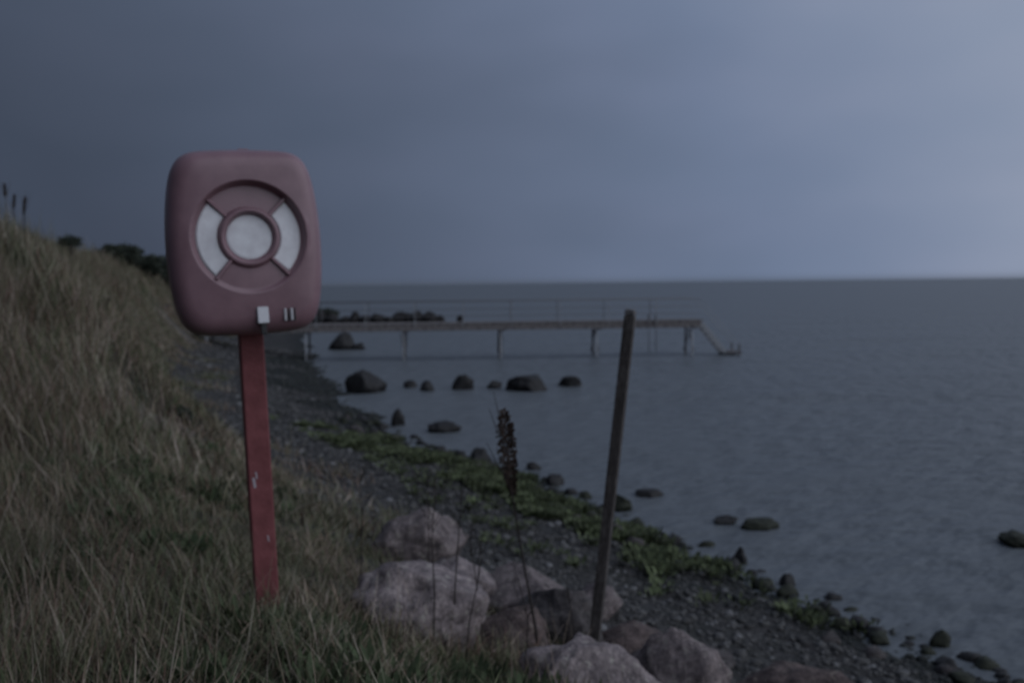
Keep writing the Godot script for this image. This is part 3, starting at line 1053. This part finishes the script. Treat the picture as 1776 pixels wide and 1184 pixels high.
# ---------------------------------------------------------------- bushes and dead stalks
func crown_mesh(size: Vector3, leaves: int, leaf: float, sd: int) -> ArrayMesh:
	var r := RandomNumberGenerator.new()
	r.seed = sd
	var n := FastNoiseLite.new()
	n.seed = sd; n.frequency = 1.6
	var st := begin()
	st.set_smooth_group(-1)
	for k in leaves:
		var dir := Vector3(r.randf_range(-1, 1), r.randf_range(-0.5, 1), r.randf_range(-1, 1)).normalized()
		var q: float = pow(r.randf(), 0.42) * (0.82 + 0.5 * n.get_noise_3d(dir.x, dir.y, dir.z))
		var p := Vector3(dir.x * size.x * 0.5, dir.y * size.y * 0.5, dir.z * size.z * 0.5) * q + Vector3(0, size.y * 0.5, 0)
		var e := Vector3(r.randf_range(-1, 1), r.randf_range(-0.3, 1.3), r.randf_range(-1, 1)).normalized() * leaf * r.randf_range(0.6, 1.4)
		var s2 := e.cross(Vector3(r.randf_range(-1, 1), r.randf_range(-1, 1), r.randf_range(-1, 1))).normalized() * leaf * 0.3
		quad(st, p, p + e * 0.5 - s2, p + e, p + e * 0.5 + s2)
	return finish(st)

func bush(label: String, x: float, d: float, size: Vector3, trunk: float, leaves: int, leaf: float, sd: int) -> void:
	var g := ground_y(x, d)
	var t := thing("bush", label, "bush", Vector3(x, g, -d), "bushes on top of the bluff")
	var tr := begin()
	var r := RandomNumberGenerator.new()
	r.seed = sd
	add_tube(tr, [Vector3(0, -0.2, 0), Vector3(0.02, trunk * 0.5, 0), Vector3(0, trunk + size.y * 0.5, 0.02)], [0.05 * size.y + 0.012, 0.04 * size.y + 0.01, 0.01], 7)
	for k in 7:
		var a := r.randf() * TAU
		var y0 := trunk * r.randf_range(0.6, 1.0)
		add_tube(tr, [Vector3(0, y0, 0), Vector3(cos(a) * size.x * 0.2, y0 + size.y * 0.25, sin(a) * size.z * 0.2), Vector3(cos(a) * size.x * 0.38, y0 + size.y * r.randf_range(0.4, 0.7), sin(a) * size.z * 0.38)], [0.025 * size.y, 0.016 * size.y, 0.004], 5)
	part("trunk", finish(tr), M.bark, t)
	part("crown", crown_mesh(size, leaves, leaf, sd), M.leaf_dark, t, Transform3D(Basis.IDENTITY, Vector3(0, trunk, 0)))

func make_bushes() -> void:
	bush("small dark wind-bent bush on a bare trunk standing in the slope grass", -13.4, 28.6, Vector3(0.8, 0.5, 0.7), 0.55, 1500, 0.07, 41)
	bush("dense dark rounded bush on the crest of the bluff", -17.0, 41.0, Vector3(2.3, 1.2, 2.0), 0.0, 4200, 0.13, 42)
	bush("long low dark bush trailing down from the rounded bush on the crest", -17.3, 44.5, Vector3(3.0, 1.25, 2.0), 0.05, 4200, 0.13, 43)
	bush("dark bush farther along the crest, half behind the lifebuoy cabinet", -18.2, 50.0, Vector3(3.2, 1.3, 2.4), 0.05, 3600, 0.14, 44)
	bush("low dark scrub in the washed-out hollow of the slope, beside the bare sandy patch", -4.98, 12.15, Vector3(0.52, 0.42, 0.45), 0.0, 1600, 0.045, 47)
	bush("smaller dark scrub at the upper edge of the bare sandy patch", -4.5, 12.65, Vector3(0.36, 0.42, 0.36), 0.0, 1100, 0.045, 48)
	bush("far scrub on the low point behind the breakwater", -18.8, 93.0, Vector3(3.6, 1.3, 2.6), 0.0, 2600, 0.2, 45)
	bush("far low scrub next to the shore end of the breakwater", -21.5, 94.0, Vector3(4.5, 1.7, 3.0), 0.0, 2600, 0.2, 46)

func stalk(label: String, x: float, d: float, pts: Array, thick: float, head: float, twigs: int, sd: int, group := "dead weed stalks among the boulders") -> void:
	var g := ground_y(x, d)
	var t := thing("dead_stalk", label, "plant", Vector3(x, g, -d), group)
	var r := RandomNumberGenerator.new()
	r.seed = sd
	var rad: Array = []
	for k in pts.size(): rad.append(lerpf(thick, thick * 0.35, float(k) / (pts.size() - 1)))
	part("stem", tube_mesh(pts, rad, 6), M.stalk, t)
	var tip: Vector3 = pts[pts.size() - 1]
	var below: Vector3 = pts[pts.size() - 2]
	var dir := (tip - below).normalized()
	for k in twigs:
		var q := r.randf_range(0.35, 0.9)
		var at: Vector3 = (pts[0] as Vector3).lerp(tip, q) if pts.size() < 3 else (below.lerp(tip, (q - 0.35) / 0.6))
		var a := r.randf() * TAU
		var e := (Vector3(cos(a), 1.6, sin(a) * 0.7)).normalized() * r.randf_range(0.12, 0.3) * (tip.y / 1.2)
		part("twig", tube_mesh([at, at + e * 0.55, at + e + Vector3(0, 0.03, 0)], [thick * 0.4, thick * 0.3, thick * 0.15], 5), M.stalk, t)
	if head > 0.0:
		var st := begin()
		st.set_smooth_group(-1)
		for k in int(1240 * head):
			var q := r.randf()
			var p := tip - dir * head * q
			var w: float = (0.036 if head > 0.4 else 0.014) * sin(PI * clamp(q * 0.85 + 0.12, 0.0, 1.0)) * (head / 0.35) + 0.004
			var o := Vector3(r.randf_range(-1, 1), r.randf_range(-0.3, 0.7), r.randf_range(-1, 1)).normalized()
			p += o * w * sqrt(r.randf())
			var e := (o + dir * 0.6).normalized() * 0.021
			var s2 := e.cross(Vector3(0.3, 0.5, 0.8)).normalized() * 0.010
			quad(st, p, p + e * 0.5 - s2, p + e, p + e * 0.5 + s2)
		part("seed_head", finish(st), M.seed, t)

func make_stalks() -> void:
	stalk("tallest dead dock stalk with a long brown seed head, leaning by the stake", 0.17, 5.65, [Vector3(0, -0.1, 0), Vector3(-0.045, 0.3, 0), Vector3(-0.10, 0.62, -0.02), Vector3(-0.17, 1.05, -0.03), Vector3(-0.225, 1.62, -0.05)], 0.011, 0.5, 4, 61)
	stalk("thin branching dead weed rising in front of the reddish brown boulder", -0.34, 5.2, [Vector3(0, -0.1, 0), Vector3(0.0, 0.35, 0), Vector3(0.03, 0.72, 0.0), Vector3(0.05, 0.98, 0.0)], 0.0055, 0.0, 6, 62)
	stalk("dead weed bending over the reddish brown boulder", -0.18, 5.35, [Vector3(0, -0.1, 0), Vector3(-0.02, 0.3, 0), Vector3(-0.05, 0.55, 0.0), Vector3(-0.09, 0.82, 0.0)], 0.005, 0.0, 7, 63)
	stalk("twiggy dead weed beside the large pale boulder", -0.46, 5.05, [Vector3(0, -0.1, 0), Vector3(0.02, 0.3, 0), Vector3(0.01, 0.62, 0.0), Vector3(0.04, 1.0, 0.0)], 0.005, 0.0, 9, 64)
	stalk("short dead weed in front of the upright dark boulder", 0.40, 5.9, [Vector3(0, -0.1, 0), Vector3(-0.01, 0.2, 0), Vector3(-0.04, 0.42, 0.0), Vector3(-0.06, 0.58, 0.0)], 0.006, 0.0, 6, 65)
	stalk("slender dead weed between the red post and the boulders", -0.98, 5.9, [Vector3(0, -0.1, 0), Vector3(0.0, 0.3, 0), Vector3(0.01, 0.6, 0.0), Vector3(0.01, 0.9, 0.0)], 0.0045, 0.0, 8, 66)
	stalk("dead weed fanning out low over the large pale boulder's shoulder", -0.28, 5.0, [Vector3(0, -0.1, 0), Vector3(0.03, 0.22, 0), Vector3(0.08, 0.45, 0.0), Vector3(0.10, 0.70, 0.0)], 0.005, 0.0, 9, 67)
	stalk("crooked dead weed before the domed boulder by the stake", 0.08, 4.75, [Vector3(0, -0.1, 0), Vector3(-0.03, 0.18, 0), Vector3(-0.01, 0.36, 0.0), Vector3(-0.06, 0.6, 0.0)], 0.005, 0.0, 7, 68)
	stalk("dead weed with upswept twigs behind the large pale boulder", -0.62, 6.4, [Vector3(0, -0.1, 0), Vector3(0.02, 0.3, 0), Vector3(0.03, 0.6, 0.0), Vector3(0.02, 1.0, 0.0)], 0.006, 0.0, 9, 69)
	for k in 4:
		var q: Array = [[-9.55, 17.9], [-9.35, 17.8], [-9.2, 17.85], [-8.62, 19.9]][k]
		var h: float = [1.45, 1.3, 1.4, 1.2][k]
		stalk(["tallest thin dead stalk of the trio on the bluff's crest", "shortest dead stalk of the trio on the bluff's crest", "dead stalk with the thickest seed head of the trio on the bluff's crest", "lone thin dead stalk on the bluff's crest beside the small bush"][k], q[0], q[1], [Vector3(0, -0.1, 0), Vector3(0.01, h * 0.4, 0), Vector3(-0.02, h * 0.75, 0.0), Vector3(0.03 * (k - 1), h, 0.0)], 0.011, 0.34 if k == 2 else 0.24, 4, 70 + k, "dead stalks on the skyline of the bluff")
